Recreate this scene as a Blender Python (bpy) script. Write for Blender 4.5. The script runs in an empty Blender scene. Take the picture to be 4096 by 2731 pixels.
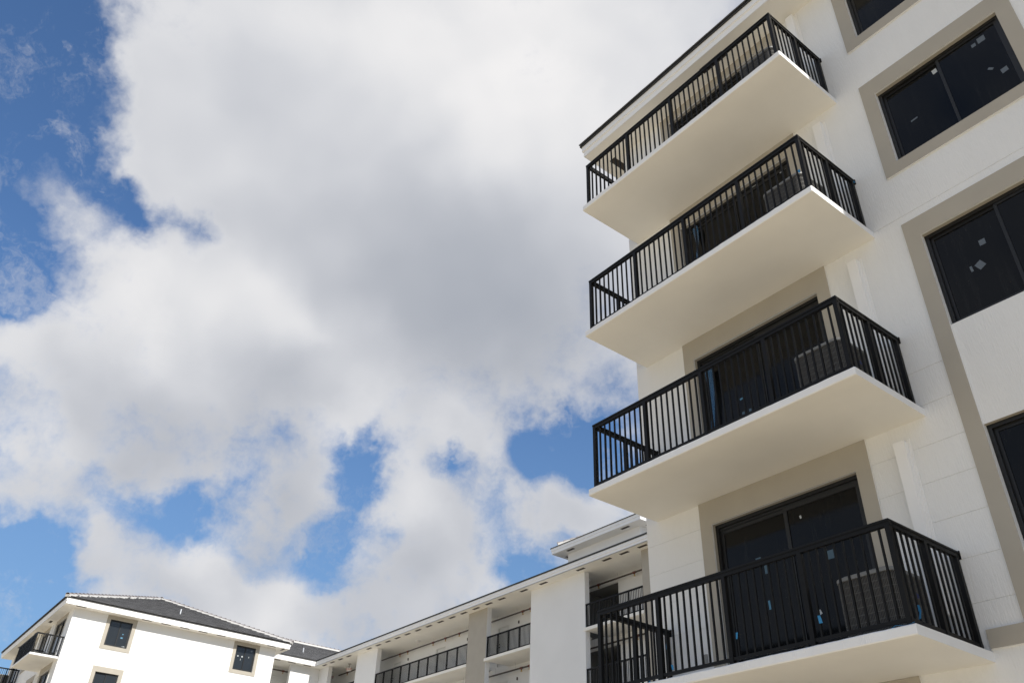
import bpy, bmesh, math, random
from mathutils import Vector, Matrix
random.seed(7)
sc = bpy.context.scene
COL = sc.collection
ZO = 12.5                       # height of the topmost balcony floor above the ground

# ------------------------------------------------------------------ camera
cam_d = bpy.data.cameras.new('camera')
cam = bpy.data.objects.new('camera', cam_d); COL.objects.link(cam)
cam_d.sensor_width = 36.0; cam_d.lens = 29.35
cam_d.clip_start = 0.1; cam_d.clip_end = 6000
_r = Vector((0.61709999, 0.78619784, 0.03287193)); _u = Vector((0.43067257, -0.37241473, 0.82208783)); _f = Vector((-0.65856566, 0.49315336, 0.56841097))
m = Matrix((( _r.x, _u.x, -_f.x), (_r.y, _u.y, -_f.y), (_r.z, _u.z, -_f.z))).to_4x4()
m.translation = Vector((3.9357, -9.2142, ZO - 10.9486))
cam.matrix_world = m
sc.camera = cam

# ------------------------------------------------------------------ light
SUN_EL = math.radians(37.3); SUN_AZ = math.radians(0.35)      # azimuth from +X towards +Y
sun_dir = Vector((math.cos(SUN_EL)*math.cos(SUN_AZ), math.cos(SUN_EL)*math.sin(SUN_AZ), math.sin(SUN_EL)))
sl = bpy.data.lights.new('sun', 'SUN'); sl.energy = 4.8; sl.angle = math.radians(0.53); sl.color = (1.0, 0.95, 0.87)
so = bpy.data.objects.new('sun', sl); COL.objects.link(so)
so.rotation_euler = sun_dir.to_track_quat('Z', 'Y').to_euler(); so.location = (30, 0, 60)

sc.view_settings.view_transform = 'Standard'; sc.view_settings.look = 'None'
sc.view_settings.exposure = 0.16; sc.view_settings.gamma = 1.0; sc.view_settings.use_curve_mapping = False
sc.render.film_transparent = False
sc.cycles.max_bounces = 8; sc.cycles.diffuse_bounces = 5; sc.cycles.glossy_bounces = 4
sc.cycles.use_denoising = True
sc.cycles.use_adaptive_sampling = True; sc.cycles.adaptive_threshold = 0.015

# ------------------------------------------------------------------ sky: nishita air with a procedural broken cloud deck
COV=[(-0.731,-0.085,0.677,0.117,-1.10),(-0.725,-0.045,0.687,0.069,-0.70),(-0.682,-0.055,0.730,0.063,-0.90),(-0.759,0.028,0.650,0.054,-0.85),(-0.778,0.048,0.626,0.036,-0.50),(-0.763,-0.060,0.643,0.066,-0.60),(-0.849,-0.010,0.529,0.075,-1.10),(-0.770,0.007,0.637,0.036,-0.20),(-0.784,-0.034,0.620,0.066,-0.35),(-0.784,-0.058,0.618,0.045,-0.30),(-0.802,0.010,0.598,0.063,-0.45),(-0.869,0.001,0.495,0.039,-0.60),(-0.789,0.084,0.608,0.054,-1.30),(-0.776,0.154,0.611,0.042,-1.25),(-0.773,0.121,0.623,0.027,-0.30),(-0.818,-0.036,0.574,0.039,-0.40),(-0.669,0.584,0.459,0.060,-1.25),(-0.643,0.579,0.500,0.036,-0.45),(-0.695,0.554,0.459,0.033,-0.50),(-0.596,0.611,0.521,0.054,-0.50),(-0.630,0.599,0.495,0.039,-0.40),(-0.702,0.569,0.427,0.033,-0.50),(-0.637,0.624,0.453,0.048,-0.75),(-0.822,0.389,0.416,0.042,-1.05),(-0.802,0.404,0.441,0.033,-0.50),(-0.846,0.395,0.359,0.036,-0.80),(-0.760,0.495,0.420,0.036,-0.80),(-0.871,0.374,0.319,0.042,-0.95),(-0.891,0.330,0.312,0.036,-0.80),(-0.899,0.299,0.321,0.021,-0.35),(-0.909,0.232,0.345,0.033,-0.30),(-0.906,0.253,0.339,0.045,-0.60),(-0.921,0.221,0.321,0.042,-0.50),(-0.919,0.189,0.347,0.036,-0.50),(-0.914,0.156,0.374,0.027,-0.40),(-0.888,0.164,0.429,0.036,-0.20),(-0.698,0.493,0.519,0.045,-0.20),(-0.955,0.112,0.274,0.069,-1.00),(-0.960,0.128,0.249,0.060,-0.90),(-0.971,0.122,0.208,0.060,-0.60),(-0.946,0.127,0.299,0.039,-0.40),(-0.740,0.582,0.337,0.039,-0.70),(-0.823,0.440,0.359,0.036,-0.30),(-0.700,0.609,0.372,0.027,-0.30),(-0.653,0.179,0.736,0.270,0.80),(-0.539,0.337,0.772,0.270,0.80),(-0.728,0.341,0.595,0.240,0.80),(-0.834,0.156,0.530,0.150,0.70),(-0.570,0.496,0.655,0.180,0.50),(-0.713,0.127,0.689,0.135,0.40),(-0.357,0.440,0.824,0.135,0.60),(-0.485,0.500,0.717,0.090,0.30),(-0.753,-0.029,0.657,0.033,0.10),(-0.789,-0.018,0.614,0.045,0.22),(-0.810,0.026,0.585,0.051,0.42),(-0.818,-0.013,0.575,0.045,0.30),(-0.831,0.018,0.556,0.033,0.20),(-0.698,0.021,0.716,0.060,0.40),(-0.743,0.060,0.667,0.057,0.40),(-0.764,0.086,0.639,0.042,0.30),(-0.887,0.369,0.277,0.075,0.40),(-0.843,0.453,0.291,0.060,0.30),(-0.914,0.285,0.289,0.078,0.50),(-0.941,0.196,0.275,0.078,0.45),(-0.900,0.349,0.259,0.084,0.50),(-0.798,0.463,0.385,0.069,0.50),(-0.791,0.508,0.341,0.078,0.35),(-0.695,0.597,0.401,0.057,0.55),(-0.861,0.335,0.383,0.060,0.30),(-0.913,0.114,0.391,0.120,0.30),(-0.888,0.027,0.460,0.051,0.40),(-0.730,0.497,0.469,0.075,0.40)]
SHD=[(-0.655,0.412,0.633,0.186,-0.42),(-0.672,0.295,0.679,0.126,-0.22),(-0.684,0.202,0.701,0.090,-0.08),(-0.681,0.454,0.575,0.168,-0.40),(-0.644,0.129,0.754,0.060,-0.15),(-0.829,0.284,0.481,0.099,-0.35),(-0.870,0.221,0.442,0.075,-0.15),(-0.868,0.317,0.383,0.084,-0.35),(-0.882,0.322,0.344,0.066,-0.20),(-0.930,0.158,0.330,0.084,-0.22),(-0.836,0.452,0.312,0.090,-0.30),(-0.888,0.164,0.429,0.105,-0.20),(-0.770,0.515,0.376,0.075,-0.15),(-0.598,0.560,0.573,0.105,-0.25),(-0.521,0.269,0.810,0.240,0.40),(-0.789,0.215,0.575,0.075,0.38),(-0.788,0.276,0.550,0.048,0.20),(-0.830,0.111,0.547,0.090,0.28),(-0.848,0.169,0.502,0.060,0.10),(-0.795,0.381,0.473,0.078,0.25),(-0.744,0.470,0.475,0.072,0.32),(-0.909,0.274,0.313,0.054,0.40),(-0.890,0.352,0.291,0.042,0.25),(-0.929,0.261,0.263,0.078,-0.15),(-0.903,0.350,0.249,0.090,0.15),(-0.838,0.426,0.341,0.036,0.20),(-0.801,0.454,0.390,0.054,0.30),(-0.674,0.004,0.739,0.120,0.15),(-0.888,0.042,0.458,0.078,0.25),(-0.458,0.437,0.774,0.210,0.30),(-0.836,0.346,0.425,0.048,0.15)]
wd = bpy.data.worlds.new('World'); sc.world = wd; wd.use_nodes = True
nt = wd.node_tree; nt.nodes.clear()
def N(t, **kw):
    n = nt.nodes.new(t)
    for k, v in kw.items(): setattr(n, k, v)
    return n
def put(sock, v):
    if isinstance(v, bpy.types.NodeSocket): nt.links.new(v, sock)
    elif v is not None: sock.default_value = v
def mth(op, a, b=None, c=None, clamp=False):
    n = N('ShaderNodeMath', operation=op, use_clamp=clamp)
    put(n.inputs[0], a); put(n.inputs[1], b); put(n.inputs[2], c)
    return n.outputs[0]
def vec(op, a, b=None, s=None):
    n = N('ShaderNodeVectorMath', operation=op); put(n.inputs[0], a); put(n.inputs[1], b)
    if s is not None: put(n.inputs['Scale'], s)
    return n.outputs['Value'] if op in ('DISTANCE', 'LENGTH', 'DOT_PRODUCT') else n.outputs[0]
def rng(v, a, b, c=0.0, d=1.0, mode='SMOOTHSTEP'):
    n = N('ShaderNodeMapRange', interpolation_type=mode); n.clamp = True
    put(n.inputs['Value'], v)
    for k, x in zip(('From Min', 'From Max', 'To Min', 'To Max'), (a, b, c, d)): put(n.inputs[k], x)
    return n.outputs['Result']
def noise(v, scale, detail, rough, out=0, dist=0.0):
    n = N('ShaderNodeTexNoise', noise_dimensions='3D'); put(n.inputs['Vector'], v)
    n.inputs['Scale'].default_value = scale; n.inputs['Detail'].default_value = detail
    n.inputs['Roughness'].default_value = rough; n.inputs['Distortion'].default_value = dist
    return n.outputs[out]
def mixc(f, a, b):
    n = N('ShaderNodeMix', data_type='RGBA'); put(n.inputs[0], f); put(n.inputs[6], a); put(n.inputs[7], b)
    return n.outputs[2]
D = N('ShaderNodeTexCoord').outputs['Generated']
w1 = vec('SUBTRACT', noise(D, 5.0, 3, 0.5, 1), (0.5, 0.5, 0.5))
w2 = vec('SUBTRACT', noise(D, 17.0, 4, 0.6, 1), (0.5, 0.5, 0.5))
P = vec('ADD', D, vec('ADD', vec('SCALE', w1, s=0.10), vec('SCALE', w2, s=0.06)))
PS = vec('ADD', D, vec('ADD', vec('SCALE', w1, s=0.10), vec('SCALE', w2, s=0.02)))
def field(lst, base, P=P):
    acc = base
    for x, y, z, r, w in lst:
        v = rng(vec('DISTANCE', P, (x, y, z)), 0.0, r*1.25, w, 0.0)
        acc = mth('ADD', acc, v)
    return acc
fbm = noise(vec('MULTIPLY', P, (1.0, 1.0, 1.3)), 8.0, 8, 0.60)
fine = noise(D, 34.0, 5, 0.62)
tex = mth('ADD', mth('MULTIPLY', mth('SUBTRACT', fbm, 0.5), 1.8), mth('MULTIPLY', mth('SUBTRACT', fine, 0.5), 1.0))
cov = mth('ADD', field(COV+[(-0.78, 0.32, 0.53, 0.75, 0.17)], 0.03), tex)
zz = N('ShaderNodeSeparateXYZ'); put(zz.inputs[0], D)
alpha = rng(mth('MULTIPLY', mth('SUBTRACT', cov, 0.08), rng(zz.outputs[2], 0.66, 0.36, 1.0, 1.4)), -0.60, 0.72)
alpha = mth('POWER', alpha, 0.8)
veil = rng(noise(vec('ADD', D, vec('SCALE', w2, s=0.16)), 11.0, 7, 0.66), 0.48, 0.74, 0.0, 0.46)      # thin torn scud drifting over the blue
alpha = mth('SUBTRACT', 1.0, mth('MULTIPLY', mth('SUBTRACT', 1.0, alpha), mth('SUBTRACT', 1.0, veil)))
# self shading: thinner towards the sun = brighter
rel = mth('SUBTRACT', noise(PS, 7.5, 2, 0.5), noise(vec('ADD', PS, (0.03, -0.012, 0.03)), 7.5, 2, 0.5))
mott = mth('SUBTRACT', noise(PS, 5.0, 2, 0.45), 0.5)
shade = mth('ADD', field([(x, y, z, r, w*1.15) for x, y, z, r, w in SHD], 0.44, PS), mth('ADD', mth('MULTIPLY', rel, rng(zz.outputs[2], 0.66, 0.36, 0.6, 1.2)), mth('MULTIPLY', mott, 0.55)))
edge = rng(cov, 1.1, 0.2, 0.0, 0.12)
shade = mth('ADD', shade, edge)
cl = N('ShaderNodeValToRGB'); put(cl.inputs[0], rng(shade, -0.7, 1.3, 0.0, 1.0, 'LINEAR'))
cr = cl.color_ramp; cr.interpolation = 'B_SPLINE'
cr.elements[0].position = 0.0; cr.elements[0].color = (0.33, 0.355, 0.405, 1)
cr.elements[1].position = 1.0; cr.elements[1].color = (0.83, 0.815, 0.815, 1)
for p_, c_ in ((0.28, (0.41, 0.43, 0.475)), (0.5, (0.505, 0.52, 0.56)), (0.66, (0.61, 0.62, 0.65)), (0.84, (0.755, 0.75, 0.755))):
    e = cr.elements.new(p_); e.color = (*c_, 1)
cloudcol = vec('SCALE', cl.outputs[0], s=10.0)
sky = N('ShaderNodeTexSky', sky_type='NISHITA'); sky.sun_disc = False
sky.sun_elevation = SUN_EL; sky.sun_rotation = math.radians(90) - SUN_AZ
sky.altitude = 5; sky.air_density = 1.0; sky.dust_density = 0.7; sky.ozone_density = 1.8
bg = N('ShaderNodeBackground'); bg.inputs['Strength'].default_value = 0.10
air = vec('MULTIPLY', sky.outputs[0], (0.84, 1.11, 1.38))
sep = N('ShaderNodeSeparateXYZ'); put(sep.inputs[0], D)
air = mixc(rng(sep.outputs[2], 0.62, 0.12, 0.0, 0.55), air, (1.75, 2.8, 4.1, 1))      # paler air towards the horizon
put(bg.inputs['Color'], mixc(alpha, air, cloudcol))
wd.cycles.sampling_method = 'MANUAL'; wd.cycles.sample_map_resolution = 512
nt.links.new(bg.outputs[0], N('ShaderNodeOutputWorld').inputs['Surface'])

# ------------------------------------------------------------------ materials
MATS = {}
def pbr(name, col, rough=0.7, var=0.0, vscale=1.5, bump=None, metal=0.0, spec=0.5, island=0.0, streak=0.0):
    mt = bpy.data.materials.new(name); mt.use_nodes = True
    t = mt.node_tree; b = t.nodes['Principled BSDF']
    b.inputs['Roughness'].default_value = rough; b.inputs['Metallic'].default_value = metal
    b.inputs['Specular IOR Level'].default_value = spec
    L = t.links.new
    pos = t.nodes.new('ShaderNodeNewGeometry')
    c = None
    def mul(cin, f):
        h = t.nodes.new('ShaderNodeMix'); h.data_type = 'RGBA'; h.blend_type = 'MULTIPLY'; h.inputs[0].default_value = 1.0
        if isinstance(cin, tuple): h.inputs[6].default_value = cin
        else: L(cin, h.inputs[6])
        L(f, h.inputs[7]); return h.outputs[2]
    cur = (*col, 1.0)
    def rgb(fac, lo, hi, a=0.3, bb=0.7):
        r = t.nodes.new('ShaderNodeMapRange'); r.inputs['From Min'].default_value = a; r.inputs['From Max'].default_value = bb
        r.inputs['To Min'].default_value = lo; r.inputs['To Max'].default_value = hi; L(fac, r.inputs['Value'])
        k = t.nodes.new('ShaderNodeCombineColor'); 
        for i in range(3): L(r.outputs[0], k.inputs[i])
        return k.outputs[0]
    if var:
        n = t.nodes.new('ShaderNodeTexNoise'); n.inputs['Scale'].default_value = vscale; n.inputs['Detail'].default_value = 5
        L(pos.outputs['Position'], n.inputs['Vector']); cur = mul(cur, rgb(n.outputs[0], 1 - var, 1 + var*0.4))
    if streak:
        mp = t.nodes.new('ShaderNodeMapping'); mp.inputs['Scale'].default_value = (9, 9, 0.5); L(pos.outputs['Position'], mp.inputs['Vector'])
        n = t.nodes.new('ShaderNodeTexNoise'); n.inputs['Scale'].default_value = 1.0; n.inputs['Detail'].default_value = 4
        L(mp.outputs[0], n.inputs['Vector']); cur = mul(cur, rgb(n.outputs[0], 1 - streak, 1.0, 0.35, 0.55))
    if island:
        cur = mul(cur, rgb(pos.outputs['Random Per Island'], 1 - island, 1 + island, 0.0, 1.0))
    if isinstance(cur, tuple): b.inputs['Base Color'].default_value = cur
    else: L(cur, b.inputs['Base Color'])
    if bump:
        prev = None
        for (sx, sy, sz), strength, dist in bump:
            mp = t.nodes.new('ShaderNodeMapping'); mp.inputs['Scale'].default_value = (sx, sy, sz); L(pos.outputs['Position'], mp.inputs['Vector'])
            n = t.nodes.new('ShaderNodeTexNoise'); n.inputs['Scale'].default_value = 1.0; n.inputs['Detail'].default_value = 3
            n.inputs['Roughness'].default_value = 0.6
            L(mp.outputs[0], n.inputs['Vector'])
            bp = t.nodes.new('ShaderNodeBump'); bp.inputs['Strength'].default_value = strength; bp.inputs['Distance'].default_value = dist
            L(n.outputs[0], bp.inputs['Height'])
            if prev: L(prev, bp.inputs['Normal'])
            prev = bp.outputs[0]
        L(prev, b.inputs['Normal'])
    MATS[name] = mt
    return mt
pbr('stucco_white', (0.775, 0.78, 0.775), 0.85, var=0.04, vscale=0.7, streak=0.012,
    bump=[((55, 55, 7), 0.9, 0.009), ((140, 140, 60), 0.25, 0.003)], spec=0.3)
pbr('stucco_far', (0.79, 0.79, 0.78), 0.85, var=0.04, vscale=0.6, spec=0.3)
pbr('stucco_tan', (0.405, 0.375, 0.32), 0.85, var=0.05, vscale=2.0, bump=[((120, 120, 120), 0.15, 0.002)], spec=0.3)
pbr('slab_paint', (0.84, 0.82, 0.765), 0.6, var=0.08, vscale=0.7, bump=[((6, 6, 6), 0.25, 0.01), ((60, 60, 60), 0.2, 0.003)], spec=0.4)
pbr('slab_edge', (0.80, 0.805, 0.81), 0.55, var=0.05, vscale=2.0, bump=[((9, 9, 9), 0.35, 0.008), ((60, 60, 60), 0.2, 0.003)], spec=0.4)
pbr('white_trim', (0.83, 0.83, 0.825), 0.5, var=0.03, vscale=3.0)
pbr('black_aluminium', (0.0065, 0.0065, 0.0065), 0.5, var=0.15, vscale=20, spec=0.2)
pbr('window_frame', (0.012, 0.012, 0.012), 0.4, spec=0.4)
pbr('tile', (0.21, 0.21, 0.215), 0.75, var=0.06, vscale=3, island=0.10)
pbr('tile_edge', (0.06, 0.06, 0.063), 0.85)  # dark raw butts; undersides darkened to deepen the gap shading between courses
pbr('cap_tile', (0.26, 0.24, 0.24), 0.75, var=0.15, vscale=4, island=0.25)
pbr('mortar', (0.55, 0.54, 0.52), 0.9, var=0.08, vscale=5)
pbr('roof_edge', (0.025, 0.026, 0.026), 0.6)
pbr('vent_brown', (0.035, 0.026, 0.02), 0.7)
pbr('pipe_dark', (0.05, 0.038, 0.032), 0.45)
pbr('pipe_red', (0.12, 0.03, 0.022), 0.5)
pbr('brass', (0.5, 0.33, 0.08), 0.4, metal=0.6)
pbr('steel', (0.55, 0.56, 0.57), 0.35, metal=0.7)
pbr('ac_cap', (0.22, 0.225, 0.225), 0.5)
pbr('ac_wire', (0.13, 0.127, 0.12), 0.5)
pbr('ac_core', (0.045, 0.043, 0.04), 0.7, var=0.3, vscale=40)
pbr('badge', (0.02, 0.03, 0.12), 0.3)
pbr('sticker_white', (0.45, 0.48, 0.49), 0.6)
pbr('sticker_grey', (0.10, 0.12, 0.14), 0.4)
pbr('ink', (0.03, 0.03, 0.03), 0.6)
pbr('blue_tape', (0.02, 0.20, 0.42), 0.6, var=0.2, vscale=60)
pbr('sticker_blue', (0.05, 0.10, 0.14), 0.4)
pbr('sticker_sky', (0.07, 0.22, 0.34), 0.5)
pbr('door_paint', (0.70, 0.70, 0.68), 0.5)
pbr('sign_white', (0.7, 0.68, 0.66), 0.5)
pbr('sign_red', (0.55, 0.06, 0.04), 0.5)
pbr('sand', (0.66, 0.565, 0.41), 0.95, var=0.35, vscale=0.25, bump=[((3, 3, 3), 0.6, 0.05)])
pbr('dirt', (0.46, 0.40, 0.30), 0.95, var=0.3, vscale=0.3, bump=[((3, 3, 3), 0.6, 0.05)])
pbr('outlet_corridor_shade', (0.25, 0.25, 0.24), 0.9)  # outlet box grey; for the corridor, unlit darkness put into the wall colour
# tinted window glass
def glass(name, col, rough, ior):
    mt = pbr(name, col, rough); b = mt.node_tree.nodes['Principled BSDF']
    b.inputs['IOR'].default_value = ior
    t = mt.node_tree
    g = t.nodes.new('ShaderNodeNewGeometry'); n = t.nodes.new('ShaderNodeTexNoise'); n.inputs['Scale'].default_value = 0.9; n.inputs['Detail'].default_value = 1
    bp = t.nodes.new('ShaderNodeBump'); bp.inputs['Strength'].default_value = 0.05; bp.inputs['Distance'].default_value = 0.02
    t.links.new(g.outputs['Position'], n.inputs['Vector']); t.links.new(n.outputs[0], bp.inputs['Height']); t.links.new(bp.outputs[0], b.inputs['Normal'])
    # dust film and dried runs left by the builders
    mp = t.nodes.new('ShaderNodeMapping'); mp.inputs['Scale'].default_value = (14, 14, 1.1); t.links.new(g.outputs['Position'], mp.inputs['Vector'])
    n2 = t.nodes.new('ShaderNodeTexNoise'); n2.inputs['Scale'].default_value = 1.0; n2.inputs['Detail'].default_value = 6; n2.inputs['Roughness'].default_value = 0.7; t.links.new(mp.outputs[0], n2.inputs['Vector'])
    n3 = t.nodes.new('ShaderNodeTexNoise'); n3.inputs['Scale'].default_value = 1.6; n3.inputs['Detail'].default_value = 3; t.links.new(g.outputs['Position'], n3.inputs['Vector'])
    mr = t.nodes.new('ShaderNodeMapRange'); mr.inputs['From Min'].default_value = 0.52; mr.inputs['From Max'].default_value = 0.85; t.links.new(n2.outputs[0], mr.inputs['Value'])
    mu = t.nodes.new('ShaderNodeMath'); mu.operation = 'MULTIPLY'; t.links.new(mr.outputs[0], mu.inputs[0]); t.links.new(n3.outputs[0], mu.inputs[1])
    mx = t.nodes.new('ShaderNodeMix'); mx.data_type = 'RGBA'; t.links.new(mu.outputs[0], mx.inputs[0]); mx.inputs[6].default_value = (*col, 1); mx.inputs[7].default_value = (0.022, 0.023, 0.023, 1)
    t.links.new(mx.outputs[2], b.inputs['Base Color'])
    rr_ = t.nodes.new('ShaderNodeMapRange'); rr_.inputs['To Min'].default_value = rough; rr_.inputs['To Max'].default_value = rough+0.12; t.links.new(n3.outputs[0], rr_.inputs['Value']); t.links.new(rr_.outputs[0], b.inputs['Roughness'])
glass('tinted_glass', (0.004, 0.0045, 0.005), 0.03, 1.29)
glass('tinted_glass_lit', (0.02, 0.023, 0.026), 0.03, 1.5)  # same glass, colour lightened and IOR raised for its brighter sky reflections
def film():
    mt = bpy.data.materials.new('film_blue'); mt.use_nodes = True; b = mt.node_tree.nodes['Principled BSDF']
    b.inputs['Base Color'].default_value = (0.02, 0.10, 0.22, 1); b.inputs['Roughness'].default_value = 0.25
    b.inputs['Alpha'].default_value = 0.6
    MATS['film_blue'] = mt
film()

# ------------------------------------------------------------------ builders
WL = {}                                    # world position of each object's origin
def link(o, parent, pos):
    COL.objects.link(o); WL[o.name] = Vector(pos)
    if parent is not None:
        o.parent = parent; o.location = Vector(pos) - WL[parent.name]
    else: o.location = pos
    return o
def tag(o, label=None, cat=None, group=None, kind=None):
    if label: o['label'] = label
    if cat: o['category'] = cat
    if group: o['group'] = group
    if kind: o['kind'] = kind
    return o
def empty(name, pos, label=None, cat=None, group=None):
    o = bpy.data.objects.new(name, None); o.empty_display_size = 0.3
    return tag(link(o, None, pos), label, cat, group)
class MB:
    def __init__(s): s.v = []; s.f = []; s.m = []
    def quad(s, a, b, c, d, m=0):
        i = len(s.v); s.v += [a, b, c, d]; s.f.append((i, i+1, i+2, i+3)); s.m.append(m)
    def hexa(s, p, m=0):                   # 8 points: bottom ring 0-3, top ring 4-7 ; m int or 6-list (bottom, top, sides)
        i = len(s.v); s.v += [tuple(q) for q in p]
        fs = [(0, 3, 2, 1), (4, 5, 6, 7), (0, 1, 5, 4), (1, 2, 6, 5), (2, 3, 7, 6), (3, 0, 4, 7)]
        for k, f in enumerate(fs): s.f.append(tuple(i+j for j in f)); s.m.append(m if isinstance(m, int) else m[k])
    def box(s, x0, x1, y0, y1, z0, z1, m=0):
        s.hexa([(x0,y0,z0),(x1,y0,z0),(x1,y1,z0),(x0,y1,z0),(x0,y0,z1),(x1,y0,z1),(x1,y1,z1),(x0,y1,z1)], m); return s
    def tube(s, a, b, r, n=8, m=0, r2=None):
        a = Vector(a); b = Vector(b); d = (b-a).normalized(); r2 = r if r2 is None else r2
        u = d.orthogonal().normalized(); w = d.cross(u); i = len(s.v)
        for P_, rr in ((a, r), (b, r2)):
            for k in range(n):
                t = 2*math.pi*k/n; s.v.append(tuple(P_ + (u*math.cos(t)+w*math.sin(t))*rr))
        for k in range(n):
            s.f.append((i+k, i+(k+1) % n, i+n+(k+1) % n, i+n+k)); s.m.append(m)
        s.f.append(tuple(i+k for k in reversed(range(n)))); s.m.append(m)
        s.f.append(tuple(i+n+k for k in range(n))); s.m.append(m)
        return s
    def mesh(s, name, mats, origin=None, bevel=0.0, smooth=False):
        xs = list(zip(*s.v))
        c = Vector(((min(xs[0])+max(xs[0]))/2, (min(xs[1])+max(xs[1]))/2, min(xs[2]))) if origin is None else Vector(origin)
        me = bpy.data.meshes.new(name); me.from_pydata([tuple(Vector(q)-c) for q in s.v], [], s.f)
        for mm in ([mats] if isinstance(mats, str) else mats): me.materials.append(MATS[mm])
        for p_, k in zip(me.polygons, s.m): p_.material_index = k
        bm = bmesh.new(); bm.from_mesh(me)
        bmesh.ops.recalc_face_normals(bm, faces=bm.faces)
        if bevel:
            bmesh.ops.remove_doubles(bm, verts=bm.verts, dist=1e-5)
            bmesh.ops.bevel(bm, geom=bm.edges[:], offset=bevel, segments=2, affect='EDGES', profile=0.5)
        if smooth:
            for f in bm.faces: f.smooth = True
        bm.to_mesh(me); bm.free()
        return me, c
    def build(s, name, mats, parent=None, bevel=0.0, smooth=False, **tg):
        me, c = s.mesh(name, mats, None, bevel, smooth)
        o = bpy.data.objects.new(name, me)
        link(o, parent, c)
        return tag(o, **tg) if tg else o
class Basis:
    """facade frame: u along the wall, v height above the topmost balcony floor, w outwards"""
    def __init__(s, O, U, Nn): s.O = Vector(O); s.U = Vector(U); s.N = Vector(Nn)
    def p(s, u, v, w): return tuple(s.O + s.U*u + s.N*w + Vector((0, 0, v)))
    def box(s, mb, u0, u1, v0, v1, w0, w1, m=0):
        # face order: bottom, top, outer-w1 side etc. -> ring (u0,w1),(u1,w1),(u1,w0),(u0,w0)
        mb.hexa([s.p(u0,v0,w1), s.p(u1,v0,w1), s.p(u1,v0,w0), s.p(u0,v0,w0), s.p(u0,v1,w1), s.p(u1,v1,w1), s.p(u1,v1,w0), s.p(u0,v1,w0)], m)
        return mb
def mbox(*a, m=0): return MB().box(*a, m=m)

def wall_face(mb, B, u0, u1, v0, v1, openings=(), grooves=(), R=0.13, gd=0.006, gh=0.007):
    """wall skin with real openings (reveals R deep) and recessed joints; openings: (u0,u1,v0,v1,mat_head,mat_jamb)"""
    us = {u0, u1}; vs = {v0, v1}
    for o in openings: us |= {o[0], o[1]}; vs |= {o[2], o[3]}
    grooves = [g if isinstance(g, tuple) else (g, u0, u1) for g in grooves]
    for g, ga, gb in grooves: vs |= {g-gh/2, g+gh/2}; us |= {ga, gb}
    us = sorted(x for x in us if u0 <= x <= u1); vs = sorted(x for x in vs if v0 <= x <= v1)
    def info(i, j):
        cu = (us[i]+us[i+1])/2; cv = (vs[j]+vs[j+1])/2
        for o in openings:
            if o[0] < cu < o[1] and o[2] < cv < o[3]: return (-R, o)
        for g, ga, gb in grooves:
            if abs(cv-g) < gh/2 and ga < cu < gb: return (-gd, None)
        return (0.0, None)
    nu, nv = len(us)-1, len(vs)-1
    G = [[info(i, j) for j in range(nv)] for i in range(nu)]
    for i in range(nu):
        for j in range(nv):
            d, o = G[i][j]
            if o is None: mb.quad(B.p(us[i],vs[j],d), B.p(us[i+1],vs[j],d), B.p(us[i+1],vs[j+1],d), B.p(us[i],vs[j+1],d), 0)
            if i+1 < nu and G[i+1][j][0] != d:
                e, o2 = G[i+1][j]; oo = o or o2
                mb.quad(B.p(us[i+1],vs[j],d), B.p(us[i+1],vs[j],e), B.p(us[i+1],vs[j+1],e), B.p(us[i+1],vs[j+1],d), oo[5] if oo else 0)
            if j+1 < nv and G[i][j+1][0] != d:
                e, o2 = G[i][j+1]; oo = o or o2
                mb.quad(B.p(us[i],vs[j+1],d), B.p(us[i],vs[j+1],e), B.p(us[i+1],vs[j+1],e), B.p(us[i+1],vs[j+1],d), oo[4] if oo else 0)
    return mb

def glazing(B, parent, name, u0, u1, v0, v1, stickers=(), door=False, flip=False, gm='tinted_glass'):
    """two-light aluminium unit set back in its opening: frame mesh > sash, pane, sticker"""
    fr = MB(); fw = 0.05; a, b = -0.135, -0.055
    B.box(fr, u0, u1, v1-fw, v1, a, b); B.box(fr, u0, u1, v0, v0+fw, a, b)
    B.box(fr, u0, u0+fw, v0+fw, v1-fw, a, b); B.box(fr, u1-fw, u1, v0+fw, v1-fw, a, b)
    if door: B.box(fr, u0+fw, u1-fw, v1-fw-0.035, v1-fw, a, b-0.025)
    f = fr.build(name, 'window_frame', parent)
    mid = (u0+u1)/2; st = 0.055 if door else 0.04; top = v1-fw-(0.035 if door else 0)
    for k, (p, q) in enumerate(((u0+fw, mid+st/2), (mid-st/2, u1-fw))):
        off = 0.028 if (k == 1) != flip else 0.0
        s_ = MB(); c, d = -0.125+off, -0.095+off
        B.box(s_, p, q, top-st, top, c, d); B.box(s_, p, q, v0+fw, v0+fw+st, c, d)
        B.box(s_, p, p+st, v0+fw+st, top-st, c, d); B.box(s_, q-st, q, v0+fw+st, top-st, c, d)
        s_.build('sash', 'window_frame', f)
        g_ = MB(); B.box(g_, p+st-0.005, q-st+0.005, v0+fw+st-0.005, top-st+0.005, c+0.008, c+0.018)
        g_.build('pane', gm, f)
    for (su, sv, w, h, rot, mt) in stickers:
        w *= .85; h *= .85
        if not (u0+fw < su < u1-fw): continue
        inleft = su < mid; off = 0.028 if (inleft == flip) else 0.0
        ww = -0.125+off+0.0185
        ca, sa = math.cos(rot), math.sin(rot); m_ = MB(); pts = []
        for lay in (ww-0.002, ww+0.0015):
            for (x, y) in ((-w/2,-h/2), (w/2,-h/2), (w/2,h/2), (-w/2,h/2)):
                pts.append(B.p(su+x*ca-y*sa, sv+x*sa+y*ca, lay))
        m_.hexa(pts); m_.build('sticker', mt, f)
    return f

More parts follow.
